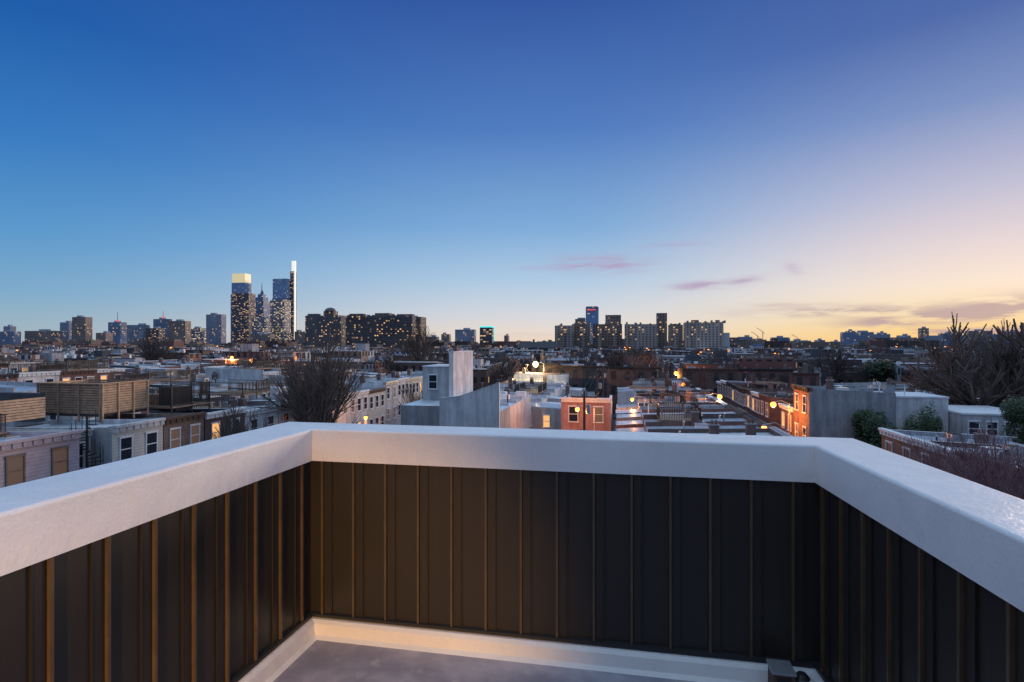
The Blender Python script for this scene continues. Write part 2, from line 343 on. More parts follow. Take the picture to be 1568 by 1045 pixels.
# ------------------------------------------------------------------ ground and streets
mb=MB(); n=48
surf('earth',(.06,.06,.06),var=.4,ns=.02)
mb.quad([(18000*math.cos(2*math.pi*i/n),18000*math.sin(2*math.pi*i/n),GZ) for i in range(n)],'earth')
mb.obj('ground')
def street(name,u0,u1,v0,v1):
    mb=MB(); mb.tf=(0,0,BASE)
    mb.box(u0,u1,v0,v1,GZ+.002,GZ+.006,'asphalt')
    for a,b_ in ((u0,u0+1.8),(u1-1.8,u1)): mb.box(a,b_,v0,v1,GZ+.007,GZ+.14,'concrete')
    v=v0
    while v<min(v1,200): mb.box((u0+u1)/2-.06,(u0+u1)/2+.06,v,v+2,GZ+.008,GZ+.012,'marking'); v+=5
    mb.obj(name)
street('street',-31.9,-20.2,-30,108); street('street',11.2,16.9,-30,108)
mb=MB(); mb.tf=(0,0,BASE); mb.box(-200,200,107,113,GZ+.15,GZ+.16,'asphalt'); mb.obj('street')
# ------------------------------------------------------------------ row houses
def window(mb,side,pl,a,z,w,h,frame,glass,sill=True):
    def bb(a0,a1,z0,z1,o0,o1,m):
        if side=='px': mb.box(pl+o0,pl+o1,a0,a1,z0,z1,m)
        if side=='nx': mb.box(pl-o1,pl-o0,a0,a1,z0,z1,m)
        if side=='ny': mb.box(a0,a1,pl-o1,pl-o0,z0,z1,m)
        if side=='py': mb.box(a0,a1,pl+o0,pl+o1,z0,z1,m)
    t=.07
    bb(a-w/2,a+w/2,z,z+h,0,.012,glass)
    bb(a-w/2-t,a-w/2,z-.02,z+h+.02,0,.07,frame); bb(a+w/2,a+w/2+t,z-.02,z+h+.02,0,.07,frame)
    bb(a-w/2-t-.03,a+w/2+t+.03,z+h+.02,z+h+.14,0,.09,frame)
    bb(a-w/2,a+w/2,z+h*.5-.03,z+h*.5+.03,.012,.05,frame)
    if sill: bb(a-w/2-t-.05,a+w/2+t+.05,z-.12,z-.02,0,.13,frame)
GL=['glass_dark']*9+['glass_dim','glass_dim','glass_lit']
def house(u,v,face,w,zt,front,side='stucco_white',roof='roof_white',main=9.5,ell=4,lit=None,cornice='trim_white',rng=R,extras=True,name='row_house',cols=2,endwin=False,fr='trim_white'):
    mb=MB()
    zr=zt-.35
    mb.box(-main,0,.01,w-.01,GZ,zr,side,top=roof,px=front,zt=zr-.35)
    for y0 in (.012,w-.232):
        mb.box(-main+.02,-.3,y0,y0+.22,zr-.4,zt-.06,side,top=cornice,zt=zt-.36)
    mb.box(-.3,0,.02,w-.02,zr-.02,zt,front,top=cornice)
    mb.box(.002,.16,.03,w-.03,zt-.42,zt-.12,cornice); mb.box(-.06,.26,.015,w-.015,zt-.118,zt+.05,cornice)
    k=.4
    while k<w-.3: mb.box(.162,.22,k,k+.1,zt-.38,zt-.125,cornice); k+=.55
    gl=GL if lit is None else lit
    z=zt-2.35
    while z>GZ+1.0:
        for i in range(cols):
            a=w*(i+.5)/cols
            if z<GZ+2.2 and i==0: 
                mb.box(.0,.05,a-.5,a+.5,GZ,GZ+2.2,'trim_brown'); continue
            window(mb,'px',0,a,z,.85,1.45,fr,rng.choice(gl))
        z-=2.95
    if ell:
        zl=zt-rng.choice([.9,1.2,2.9]); wl=w*.62
        mb.box(-main-ell,-main-.002,.02,wl,GZ,zl,side,top=roof,zt=zl-.2)
        mb.box(-main-ell-.1,-main-ell+.02,.0,wl+.03,zl-.32,zl-.1,cornice)
        z=zl-2.3
        while z>GZ+1:
            window(mb,'nx',-main-ell,wl*.5,z,.8,1.35,fr,rng.choice(gl)); window(mb,'py',wl,-main-ell*.5,z,.7,1.3,fr,rng.choice(gl)); z-=2.95
        z=zt-2.9
        while z>GZ+1:
            window(mb,'nx',-main,(w+wl)/2,z,.7,1.3,fr,rng.choice(gl)); z-=2.95
    else:
        z=zt-2.7
        while z>GZ+1:
            for i in range(cols): window(mb,'nx',-main,w*(i+.5)/cols,z,.8,1.35,fr,rng.choice(gl))
            z-=2.95
    if extras:
        x=-rng.uniform(2,7); y0=rng.choice([.0,w-.5]); hh=rng.uniform(.4,.9)
        mb.box(x,x+.6,y0+.04,y0+.46,zr-.5,zt+hh,'brick_chimney'); mb.box(x-.05,x+.65,y0-.01,y0+.51,zt+hh,zt+hh+.08,'concrete')
        mb.cyl(x+.18,y0+.25,zt+hh+.08,zt+hh+.35,.1,.09,'brick_red',8); mb.cyl(x+.44,y0+.25,zt+hh+.08,zt+hh+.35,.1,.09,'brick_red',8)
        if rng.random()<.65:
            x=-rng.uniform(2.5,8); y=w*rng.uniform(.3,.55); mb.box(x,x+.9,y,y+.8,zr-.4,zr+.28,rng.choice(['trim_white','metal_grey','trim_white']),top=rng.choice(['metal_grey','trim_white','glass_dark'])); mb.box(x-.03,x+.93,y-.03,y+.83,zr+.2,zr+.24,'metal_grey')
        if rng.random()<.45:
            x=-rng.uniform(3,8); y=w*rng.uniform(.35,.7); mb.box(x,x+.75,y,y+.75,zr-.1,zr+.6,'metal_grey',top='metal_black'); mb.cyl(x+.37,y+.37,zr+.6,zr+.64,.3,.3,'metal_black',10); mb.box(x-.02,x,y+.1,y+.65,zr+.1,zr+.5,'metal_black')
        for _ in range(rng.randint(1,4)):
            x=-rng.uniform(1,8.5); y=rng.uniform(.5,w-.5); h2=rng.uniform(.2,.7); mb.cyl(x,y,zr-.4,zr+h2,.06,.06,rng.choice(['metal_grey','trim_white','metal_black']),6); mb.cyl(x,y,zr+h2,zr+h2+.1,.11,.03,'metal_grey',6)
        if rng.random()<.3:
            x=-rng.uniform(1,5); y=rng.uniform(.6,w-.6); mb.cyl(x,y,zr-.3,zr+1.9,.02,.015,'metal_grey',4)
            for kk in range(5): mb.tube((x-.4+kk*.02,y-.35+kk*.14,zr+1.8),(x+.4-kk*.02,y-.35+kk*.14,zr+1.8),.012,.012,'metal_grey',3)
            mb.tube((x,y-.4,zr+1.8),(x,y+.4,zr+1.8),.012,.012,'metal_grey',3)
        if rng.random()<.15:   # roof deck with railing
            x0,x1=-main+1.2,-main+4.6
            mb.box(x0,x1,.3,w-.3,zr+.05,zr+.17,'cedar_dark')
            for yy in (.3,w-.34):
                mb.box(x0,x1,yy,yy+.04,zr+1.2,zr+1.26,'metal_black'); q=x0
                while q<x1: mb.box(q,q+.03,yy+.005,yy+.035,zr+.17,zr+1.2,'metal_black'); q+=.2
            for xx in (x0,x1-.04):
                mb.box(xx,xx+.04,.345,w-.345,zr+1.2,zr+1.26,'metal_black'); q=.4
                while q<w-.4: mb.box(xx+.005,xx+.035,q,q+.03,zr+.17,zr+1.2,'metal_black'); q+=.2
    if face=='+u': rot,loc=BASE,G(u,v)
    elif face=='-u': rot,loc=BASE+math.pi,G(u,v+w)
    else: rot,loc=BASE-math.pi/2,G(u,v)
    return mb.obj(name,(loc[0],loc[1],0),rot)
def vis(u,v,m=1.12):
    x,y=G(u,v); return y>3 and abs(x)/y<m
def rowgen(uf,face,v0,v1,zlo,zhi,fronts,sides,roofs,rng,**k):
    v=v0; zc_=rng.uniform(zlo,zhi)
    while v<v1:
        w_=rng.choice([4.3,4.6,4.9,5.2])
        if rng.random()<.35: zc_=rng.uniform(zlo,zhi)
        if vis(uf,v):
            if rng.random()<.05: v+=w_; continue
            house(uf,v,face,w_,zc_+rng.uniform(-.12,.12),rng.choice(fronts),rng.choice(sides),rng.choice(roofs),rng=rng,cornice=rng.choice(['trim_white','trim_white','trim_brown','trim_dark','metal_grey']),cols=rng.choice([2,2,3]),**k)
        v+=w_+.005
WR=['roof_white','roof_white','roof_silver','roof_white','roof_silver','roof_white','roof_dark']
BR=['brick_red','brick_dark','brick_red','brick_tan','stucco_white']
SD=['stucco_white','stucco_grey','brick_dark','stucco_pale','siding_dark','stucco_grey','brick_red']
# Row A hero houses
house(-32.1,23.4,'+u',4.9,-3.65,'siding_pink','siding_pink','roof_white',cornice='siding_pink',fr='brick_tan',lit=['glass_dim'])
house(-33.6,28.4,'+u',2.0,-3.9,'siding_cream','siding_cream','roof_white',cols=1,extras=False,cornice='siding_cream')
house(-32.1,30.5,'+u',4.1,-3.75,'siding_cream','stucco_pale','roof_white',cornice='stucco_white',extras=False,lit=['glass_dark'])
house(-32.1,34.7,'+u',3.9,-3.8,'brick_tan','brick_tan','roof_silver',cornice='trim_brown',extras=False,lit=['glass_dark','glass_dim'])
house(-32.1,38.7,'+u',4.7,-3.95,'brick_dark','siding_dark','roof_white',cornice='trim_white',extras=False)
house(-32.1,43.5,'+u',4.8,-4.3,'stucco_white','stucco_white','roof_white',cornice='trim_white')
rowgen(-32.1,'+u',48.4,105,-4.7,-3.2,['stucco_white','stucco_pale','siding_cream','brick_tan','stucco_white','brick_red'],['stucco_white','stucco_grey','stucco_pale'],WR,random.Random(3),ell=0,lit=['glass_dark']*5+['glass_lit','glass_dim'])
# Row B
rowgen(-20,'-u',10,40,-6.6,-5.8,BR,SD,WR,random.Random(5))
rowgen(-20,'-u',61.2,105,-5.2,-3.8,BR,['stucco_white','stucco_white','stucco_grey','stucco_pale'],['roof_white','roof_white','roof_silver'],random.Random(11),main=10,ell=3.4)
# Row C
rowgen(11,'+u',6,105,-5.2,-4.4,['brick_red','brick_dark','brick_red'],['stucco_white','brick_dark','stucco_grey','brick_red','stucco_white'],['roof_white','roof_silver','roof_white'],random.Random(12),main=9,ell=2.5)
house(-6,57,'-v',5.0,-3.9,'stucco_pink','stucco_white','roof_white',main=8,ell=0,lit=['glass_dark','glass_dim'])
# Row D
rowgen(19.5,'-u',14,46,-4.9,-4.4,['brick_red','brick_tan','brick_dark'],['brick_dark','stucco_grey','brick_red'],['roof_white','roof_silver'],random.Random(14),main=8.5,ell=3)
house(17,60.9,'-u',4.6,-4.9,'brick_red','brick_red','roof_white')
house(17,56,'-u',4.8,-2.5,'brick_red','stucco_grey','roof_silver',main=7.2,ell=0,cornice='trim_dark')
mb=MB(); mb.tf=G(24.4,56.5)+(BASE,)
mb.box(0,4.2,0,5,GZ,-3.3,'stucco_white',top='roof_white'); mb.box(-.05,4.25,-.05,5.05,-3.3,-3.15,'trim_white')
mb.box(4.3,10,-2,5,GZ,-4.5,'stucco_pale',top='roof_silver'); mb.box(4.25,10.05,-2.05,5.05,-4.5,-4.35,'trim_white')
for i in range(4): window(mb,'ny',-2,5.1+i*1.35,-6.2,.75,1.1,'trim_white','glass_dark')
mb.obj('stucco_annex')
rowgen(17,'-u',65.7,105,-5.6,-4.6,['brick_red','brick_dark','brick_red'],['brick_dark','stucco_grey','brick_red'],['roof_silver','roof_white','roof_dark'],random.Random(15),lit=['glass_dark']*4+['glass_lit'])
for k in range(0,3):
    rg=random.Random(30+k)
    rowgen(-60-34*k,'-u',15,105,-3.6,-1.9,BR,SD,['roof_white','roof_white','roof_silver'],rg)
    rowgen(-68-34*k,'+u',15,105,-3.6,-1.6,BR,SD,['roof_white','roof_white','roof_silver'],rg)
    rowgen(44+34*k,'+u',15,105,-5.8,-4.2,BR[:3],SD,WR,rg)
    rowgen(53+34*k,'-u',15,105,-5.8,-4.2,BR[:3],SD,WR,rg)
# cross street row (dark brick)
u=-18
rg=random.Random(50); zc_=-2.4
while u<34:
    w_=rg.choice([4.6,4.9,5.3])
    if rg.random()<.45: zc_=rg.uniform(-3.9,-2.1)
    if u>10: zc_=min(zc_,-3.2)
    house(u,114+rg.choice([0,0,1.2]),'-v',w_,zc_,rg.choice(['brick_dark','brick_dark','brick_red','siding_dark']),'brick_dark',rg.choice(['roof_dark','roof_silver','roof_silver']),rng=rg,cornice=rg.choice(['trim_dark','trim_dark','trim_brown']),fr='trim_brown',lit=['glass_dark']*9+['glass_dim'],ell=0)
    u+=w_+.01
    if rg.random()<.12: u+=4
# sloped party wall
mb=MB(); mb.tf=G(-14.6,44)+(BASE,)
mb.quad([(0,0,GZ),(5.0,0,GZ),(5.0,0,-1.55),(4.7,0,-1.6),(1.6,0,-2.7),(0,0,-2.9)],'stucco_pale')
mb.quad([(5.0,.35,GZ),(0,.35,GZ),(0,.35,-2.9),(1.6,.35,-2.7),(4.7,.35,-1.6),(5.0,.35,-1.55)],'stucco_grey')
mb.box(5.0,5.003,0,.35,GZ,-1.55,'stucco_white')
for a,b_ in (((0,-2.9),(1.6,-2.7)),((1.6,-2.7),(4.7,-1.6)),((4.7,-1.6),(5.0,-1.55))):
    mb.quad([(a[0],-.04,a[1]+.02),(b_[0],-.04,b_[1]+.02),(b_[0],.39,b_[1]+.02),(a[0],.39,a[1]+.02)],'trim_white')
mb.box(0,5,.36,4.6,GZ,-3.9,'stucco_grey',top='roof_white')
mb.obj('party_wall_house')
# tall firewall house behind it
mb=MB(); mb.tf=G(-20,52)+(BASE,)
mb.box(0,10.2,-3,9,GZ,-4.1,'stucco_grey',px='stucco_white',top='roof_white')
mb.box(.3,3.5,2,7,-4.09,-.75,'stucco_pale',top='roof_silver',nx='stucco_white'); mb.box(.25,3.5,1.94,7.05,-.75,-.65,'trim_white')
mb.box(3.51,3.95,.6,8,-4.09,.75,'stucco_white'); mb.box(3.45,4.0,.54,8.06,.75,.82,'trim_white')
mb.box(3.55,3.9,1.9,2.7,.82,1.3,'brick_chimney')
window(mb,'ny',2,1.4,-2.9,.8,1.3,'trim_white','glass_dark')
for y in (-2.6,1,4.6,8.5): mb.box(5.2,10.1,y,y+.2,-4.1,-3.75,'stucco_white',top='trim_white')
for x,y in ((6.4,-.8),(8,2.6),(7,6),(9,6.6)): mb.box(x,x+1,y,y+.9,-4.09,-3.5,'trim_white',top='glass_dark')
for x,y in ((5.9,.2),(9.4,.4),(6.1,3.8),(8.8,4)): mb.cyl(x,y,-4.1,-3.3,.07,.07,'metal_black',6)
mb.obj('firewall_house')
# wooden roof deck on row A
mb=MB(); mb.tf=G(-37,34.3)+(BASE,)
W_,D_=-5.6,4.1; zb0=-3.75
mb.box(-.12,-.09,.05,D_-.05,zb0,-1.4,'trim_dark'); mb.box(W_+.1,-.1,.06,.09,zb0,-1.4,'trim_dark')
for k in range(12):
    z=zb0+.3+k*.18
    mb.box(-.03,0,.0,D_,z,z+.145,'cedar_lit'); mb.box(W_,0,-.03,0,z,z+.145,'cedar_dark'); mb.box(W_,0,D_,D_+.03,z,z+.145,'cedar_dark'); mb.box(W_-.03,W_,0,D_,z,z+.145,'cedar_lit')  # slat tone set per face to paint lit and shaded sides
for i in range(4):
    y=.06+(D_-.12)*i/3; mb.box(.001,.09,y-.05,y+.05,zb0-.4,-1.36,'cedar_lit')
    x=W_*i/3*.98-.05; mb.box(x-.05,x+.05,-.12,-.031,zb0-.4,-1.36,'cedar_dark')
mb.box(W_-.08,.12,-.14,.08,-1.355,-1.30,'cedar_lit'); mb.box(-.08,.12,.09,D_+.08,-1.355,-1.30,'cedar_lit')
mb.box(W_,0,0,D_,zb0+.2,zb0+.28,'cedar_dark')
mb.obj('wooden_roof_deck')
mb=MB(); mb.tf=G(-39,27.5)+(BASE,)
for k in range(8):
    z=-3.5+k*.18; mb.box(-5,0,0,.03,z,z+.145,'cedar_dark'); mb.box(-.03,0,0.04,4.4,z,z+.145,'cedar_lit')
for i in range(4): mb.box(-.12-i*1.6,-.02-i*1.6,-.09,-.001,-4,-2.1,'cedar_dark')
mb.box(-5,.05,-.05,.1,-2.06,-2.0,'cedar_lit')
mb.box(-6,-1,4.6,5.2,-3.9,-1.9,'roof_dark')
mb.obj('wooden_privacy_fence')
def railing(name,u,v,lu,lv,z,h=1.1):
    mb=MB(); mb.tf=G(u,v)+(BASE,)
    mb.box(-lu,0,0,lv,z-.12,z,'cedar_dark')
    for zz in (z+.12,z+h): 
        mb.box(-.05,0,0,lv,zz,zz+.05,'metal_black'); mb.box(-lu,-.051,0,.05,zz,zz+.05,'metal_black'); mb.box(-lu,-.051,lv-.05,lv,zz,zz+.05,'metal_black')
    y=.1
    while y<lv: mb.box(-.04,-.015,y,y+.03,z,z+h,'metal_black'); y+=.12
    x=.1
    while x<lu: mb.box(-x-.03,-x,.01,.035,z,z+h,'metal_black'); mb.box(-x-.03,-x,lv-.035,lv-.01,z,z+h,'metal_black'); x+=.12
    for y in (0,lv/2,lv-.1): mb.box(-.09,0,y,y+.1,z-.6,z+h+.12,'metal_black')
    return mb.obj(name)
railing('roof_deck_railing',-35.3,38.9,5,4.3,-3.5,1.7)
mb=MB(); mb.tf=G(-37.5,40)+(BASE,); mb.box(0,1.6,0,1.6,-4,-2.0,'trim_dark',top='roof_dark'); mb.box(-2.4,-.4,.5,1.5,-4,-2.7,'cedar_dark'); mb.obj('stair_bulkhead')
railing('roof_deck_railing',-36.3,48.9,5,4.3,-3.4); railing('roof_deck_railing',-36.3,58.9,5,4.3,-3.2)
railing('roof_deck_railing',-70,60,5,6,-1.8); railing('roof_deck_railing',-50,52,5,6,-2.6)
railing('roof_deck_railing',24,88,5,4.3,-4.2); railing('roof_deck_railing',6,75,5,4.3,-4.2)
mb=MB(); cx,cy=G(-32.9,29.5); mb.cyl(cx,cy,GZ,-3.0,.06,.06,'metal_black',8)
for i in range(46):
    a=i*.42; z=GZ+.2+i*.2; mb.tf=(cx,cy,a); mb.box(.05,.85,-.12,.12,z,z+.03,'metal_black'); mb.box(.82,.85,-.02,.01,z,z+1.0,'metal_black'); mb.tf=None
mb.obj('spiral_stair')
# ------------------------------------------------------------------ distant row houses (merged city fabric)
rg=random.Random(77)
mb=MB(); mb.tf=(0,0,BASE)
FM=['f_row_red','f_row_red','f_row_dark','f_row_dark','f_row_dark','f_row_tan','f_row_white']
FR=['roof_white','roof_silver','roof_silver','roof_white','roof_dark','roof_dark','roof_white']
def visd(u,v): 
    x,y=G(u,v); return y>0 and abs(x)/y<1.0
for k in range(-26,27):
    for uf,sg in ((-32.1+34*k,1),(-60+34*k+14,-1)):
        u0,u1=(uf-11,uf)
        if sg<0: u0,u1=uf-8,uf+3
        v=128
        if abs(k*34)>100: v=108
        while v<760:
            far=v>340; w_=rg.choice([4.6,5]) if not far else rg.choice([9,14,20])
            if (v-128)%96>84: v+=12; continue
            if visd(uf,v) and rg.random()>.07:
                zt=rg.choice([-5,-4.5,-3.8,-3.5,-2.6])+rg.uniform(-.3,.3)
                if rg.random()<.05: zt+=rg.uniform(1,3)
                zt=min(zt,.6)
                f=rg.choice(FM); rr=rg.choice(FR)
                mb.box(u0,u1,v,v+w_-.05,GZ,zt-.3,f,top=rr)
                mb.box(u0,u1,v,v+.25,zt-.3,zt,rg.choice(['trim_white','trim_dark','brick_chimney']),top='trim_white')
                mb.box(u1-.3 if sg>0 else u0,u1 if sg>0 else u0+.3,v+.26,v+w_-.06,zt-.3,zt+.05,f,top='trim_white')
                for _ in range(2):
                  if rg.random()<.6 and v<450:
                    a=rg.uniform(u0+1,u1-1.5); mb.box(a,a+.8,v+.3,v+.9,zt-.3,zt+rg.uniform(.4,1.1),rg.choice(['brick_chimney','metal_grey','trim_white']))
                if rg.random()<.08: 
                    a=rg.uniform(u0+.5,u1-4); mb.box(a,a+3.5,v+.4,v+3.4,zt-.3,zt+2.2,rg.choice(['f_row_white','siding_dark','stucco_grey']),top='roof_dark')
            v+=w_
mb.tf=None
mb.obj('distant_row_houses')
mb=MB(); rg=random.Random(5)
for i in range(460):
    Y=rg.uniform(780,2600); px=rg.uniform(-60,1630); Xc=bx(px,Y)
    h=rg.uniform(9,17) if rg.random()<.8 else rg.uniform(17,14+Y*.009)
    if 680<px<1120: h=min(h,15+Y*.004)
    mb.tf=(Xc,Y,BASE); w_=rg.uniform(15,60)
    m_=rg.choice(['f_hazy_grey','f_hazy_brown','f_hazy_blue','f_hazy_brown']) if Y>1300 else rg.choice(['f_row_dark','f_row_red','f_row_tan','f_apt_brown'])
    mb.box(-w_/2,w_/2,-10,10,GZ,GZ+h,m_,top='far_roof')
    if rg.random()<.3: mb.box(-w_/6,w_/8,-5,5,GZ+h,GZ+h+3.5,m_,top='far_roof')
mb.obj('distant_city_blocks')
# ------------------------------------------------------------------ skyline buildings
def bld(name,parts,Y,rot=BASE):
    mb=MB()
    for (p0,p1,yt,dy,dep,mat,*rest) in parts:
        y=Y+dy; x0,x1=bx(p0,y),bx(p1,y); zt=bz(yt,y)
        zb=bz(rest[0],y) if rest else GZ
        w_=max((x1-x0-abs(math.sin(rot))*dep)/math.cos(rot),(x1-x0)*.6)
        mb.tf=((x0+x1)/2,y,rot); mb.box(-w_/2,w_/2,-dep/2,dep/2,zb,zt,mat,top='far_roof')
    mb.tf=None
    return mb,name
def fin(t): return t[0].obj(t[1])
fin(bld('glass_tower',[(356,384,452,0,45,'f_glass_blue2'),(357.5,382.5,434,0,42,'f_glass_blue',452),(358,382,420,0,38,'crown_warm',434)],2300))
fin(bld('office_tower',[(358,389,450,0,40,'f_dark_lit'),(363,384,447.5,3,20,'f_hazy_grey',450)],2150))
mb=MB(); Y=2250; mb.tf=(bx(401,Y),Y,BASE)
for hw,ya,yb in ((26,None,470),(22,470,462),(17,462,456),(11,456,451)):
    mb.box(-hw,hw,-hw,hw,GZ if ya is None else bz(ya,Y),bz(yb,Y),'f_glass_blue2',top='far_roof')
z0=bz(451,Y)
mb.cyl(0,0,z0,bz(445,Y),10,4,'f_glass_blue2',4); mb.cyl(0,0,bz(445,Y),bz(433,Y),2.2,.8,'metal_grey',6); mb.obj('spire_tower')
fin(bld('office_tower',[(388,416,488,0,40,'f_glass_lit'),(393,410,486,0,20,'f_hazy_grey',488)],2050))
fin(bld('lantern_tower',[(419,446,458,0,50,'f_glass_blue2'),(420,446,428,0,45,'f_glass_blue',458),(445,453.5,416,0,14,'f_dark_lit'),(447,453,400,0,10,'crown_white',416),(450.5,453,400,-12,6,'crown_white',520)],2350))
fin(bld('office_tower',[(416,443,460,0,40,'f_glass_lit')],2100))
for p0,p1,yt,m_ in ((317,345,482,'f_hazy_grey'),(322,339,488,'f_dark_lit'),(37,95,507,'f_hazy_brown'),(94,112,494,'f_hazy_grey'),(113,139,486,'f_hazy_brown'),(112,138,492,'f_hazy_brown'),(168,192,494,'f_hazy_blue'),(194,228,498,'f_hazy_grey'),(236,262,489,'f_hazy_blue'),(258,291,492,'f_hazy_brown'),(225,250,503,'f_dark_lit'),(291,318,503,'f_glass_lit'),(300,330,508,'f_hazy_grey'),(384,420,512,'f_hazy_brown'),(0,30,508,'f_hazy_blue'),(8,22,500,'f_hazy_grey'),(150,170,510,'f_hazy_brown'),
  (697,729,505,'f_hazy_grey'),(676,690,512,'f_hazy_brown'),(772,780,514,'f_hazy_brown'),(650,672,516,'f_hazy_brown'),(1119,1165,519,'f_hazy_blue'),(1130,1150,516,'f_hazy_grey'),(1181,1208,517,'f_hazy_blue'),(1165,1182,524,'f_hazy_brown'),(1290,1334,509,'f_hazy_blue'),(1334,1360,512,'f_hazy_grey'),(1362,1400,517,'f_hazy_brown'),(1408,1420,503,'f_hazy_brown'),(1420,1482,514,'f_hazy_grey'),(1482,1515,507,'f_hazy_brown'),(1515,1568,512,'f_hazy_blue'),(1300,1345,515,'f_dark_lit'),(1210,1240,522,'f_hazy_grey'),(1235,1292,526,'f_hazy_brown'),(452,472,508,'f_hazy_brown'),
  (1296,1308,507,'f_hazy_grey'),(1346,1356,510,'f_hazy_blue'),(1375,1392,514,'f_hazy_blue'),(1440,1460,511,'f_hazy_blue'),(1540,1560,508,'f_hazy_grey'),(1248,1262,521,'f_hazy_blue'),(1272,1284,523,'f_hazy_grey')):
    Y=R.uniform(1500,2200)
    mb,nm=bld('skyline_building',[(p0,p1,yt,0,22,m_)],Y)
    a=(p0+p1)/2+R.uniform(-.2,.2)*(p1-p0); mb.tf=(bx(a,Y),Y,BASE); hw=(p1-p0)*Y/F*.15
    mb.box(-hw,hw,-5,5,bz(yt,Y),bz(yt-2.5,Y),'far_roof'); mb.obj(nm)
for px,ya,yb,Y in ((180,494,478,1600),(250,489,476,1800)):
    mb=MB(); x=bx(px,Y); mb.cyl(x,Y,bz(ya,Y),bz(yb,Y),1.2,.5,'metal_grey',5); mb.box(x-3,x+3,Y-2,Y+2,bz(ya-1.5,Y),bz(ya-3.5,Y),'red_lit'); mb.obj('radio_mast')
t=bld('apartment_block',[(469,531,484,0,22,'f_apt_dark'),(497,516,477,4,14,'f_apt_brown',484),(472,490,481,2,10,'f_apt_dark',484)],900)
mb=t[0]; mb.tf=(bx(506,900),900,0)
for i in range(5):
    a0,a1=i/5*math.pi/2,(i+1)/5*math.pi/2; mb.cyl(0,0,bz(477,900)+6*math.sin(a0),bz(477,900)+6*math.sin(a1),9*math.cos(a0),9*math.cos(a1)+.01,'f_apt_dark',14)
fin(t)
rg=random.Random(31)
t=bld('apartment_block',[(530,640,484,0,24,'f_apt_dark'),(536,560,481,6,12,'f_apt_dark',484),(575,600,480,6,12,'f_apt_brown',484),(610,634,481.5,6,12,'f_apt_dark',484),(634,651,486,10,24,'f_apt_brown')],840)
mb=t[0]
for i in range(14):
    mb.tf=(bx(534+i*7.6,835),835,BASE); mb.box(-1.5,1.5,-2,2,bz(484,840),bz(484,840)+rg.uniform(1,3),'f_apt_brown')
mb.tf=(bx(585,840),840,BASE); wb=(bx(640,840)-bx(530,840)-4.6)/CB/2
z=GZ+3
while z<bz(485,840):
    mb.box(-wb,wb,-13.2,-12.01,z,z+.55,'f_apt_dark'); z+=3.1
fin(t)
# tan housing complex: separate blocks of different height and tone
def apt(parts,bays,seed):
    t=bld('apartment_block',parts,720); mb=t[0]; rg=random.Random(seed)
    p0=parts[0][0]; p1=max(q[1] for q in parts); yt=parts[0][2]
    for i in range(7):
        px=rg.uniform(p0+4,p1-4); mb.tf=(bx(px,722),722,BASE); zz=bz(yt,722); mb.box(-1.2,1.2,-1,1,zz-1,zz+rg.uniform(1.2,3.2),'f_apt_brown')
    for px in bays:
        mb.tf=(bx(px,706),706,BASE); mb.box(-2.4,2.4,-1,3,GZ,bz(yt+2.5,706),'f_apt_sand',top='far_roof')
    fin(t)
apt([(849,880,499,0,18,'f_apt_tan'),(878,906,495,12,18,'f_apt_sand'),(880,898,489,18,14,'f_apt_brown')],(862,893),1)
apt([(907,954,497,12,20,'f_apt_brown'),(926,952,483,25,14,'f_apt_brown')],(918,941),2)
apt([(955,1008,497,-4,20,'f_apt_tan'),(1004,1022,480,8,14,'f_apt_brown')],(968,994),3)
apt([(1022,1046,498,9,18,'f_apt_sand')],(1034,),4)
apt([(1047,1106,494,-8,18,'f_apt_tan'),(1058,1070,490.5,0,8,'f_apt_brown',494),(1104,1117,510,-4,14,'stucco_pale')],(1062,1090),5)
fin(bld('glass_tower',[(896,918,471,0,30,'f_glass_blue'),(897,917,470,-1,31,'f_glass_blue2',474),(899,912,474,-17,2,'red_lit',475.2),(884,897,487,0,20,'f_glass_blue')],1500))
fin(bld('glass_tower',[(735,757,502,0,25,'f_dark_lit'),(735,757,500,0,26,'cyan_lit',502.0),(756,757,500,-12,4,'cyan_lit',530)],1300))
mb=MB(); Y=420; x0,x1=bx(792,Y),bx(856,Y); mb.tf=((x0+x1)/2,Y,0); hw=(x1-x0)/2; ze=bz(533,Y); zr=bz(524,Y)
mb.box(-hw,hw,-8,8,GZ,ze,'f_row_dark'); mb.quad([(-hw-1,-9,ze),(hw+1,-9,ze),(hw-3,0,zr),(-hw+3,0,zr)],'roof_dark'); mb.quad([(hw+1,9,ze),(-hw-1,9,ze),(-hw+3,0,zr),(hw-3,0,zr)],'roof_dark'); mb.quad([(hw+1,-9,ze),(hw+1,9,ze),(hw-3,0,zr)],'roof_dark'); mb.quad([(-hw-1,9,ze),(-hw-1,-9,ze),(-hw+3,0,zr)],'roof_dark')
mb.box(-4,-2.6,-1,1,zr-.5,zr+2,'brick_chimney'); mb.obj('gabled_hall')
for px,yt in ((1168,506),(1160,512),(1222,516)):
    Y=1700; mb=MB(); x=bx(px,Y); z=bz(yt,Y); mb.tube((x,Y,GZ),(x,Y,z-4),1.0,1.0,'metal_grey',4); mb.tube((x+6,Y,z-10),(x-20,Y,z+8),.8,.5,'metal_grey',4); mb.tube((x,Y,z-2),(x-20,Y,z+8),.3,.3,'metal_grey',3); mb.obj('tower_crane')
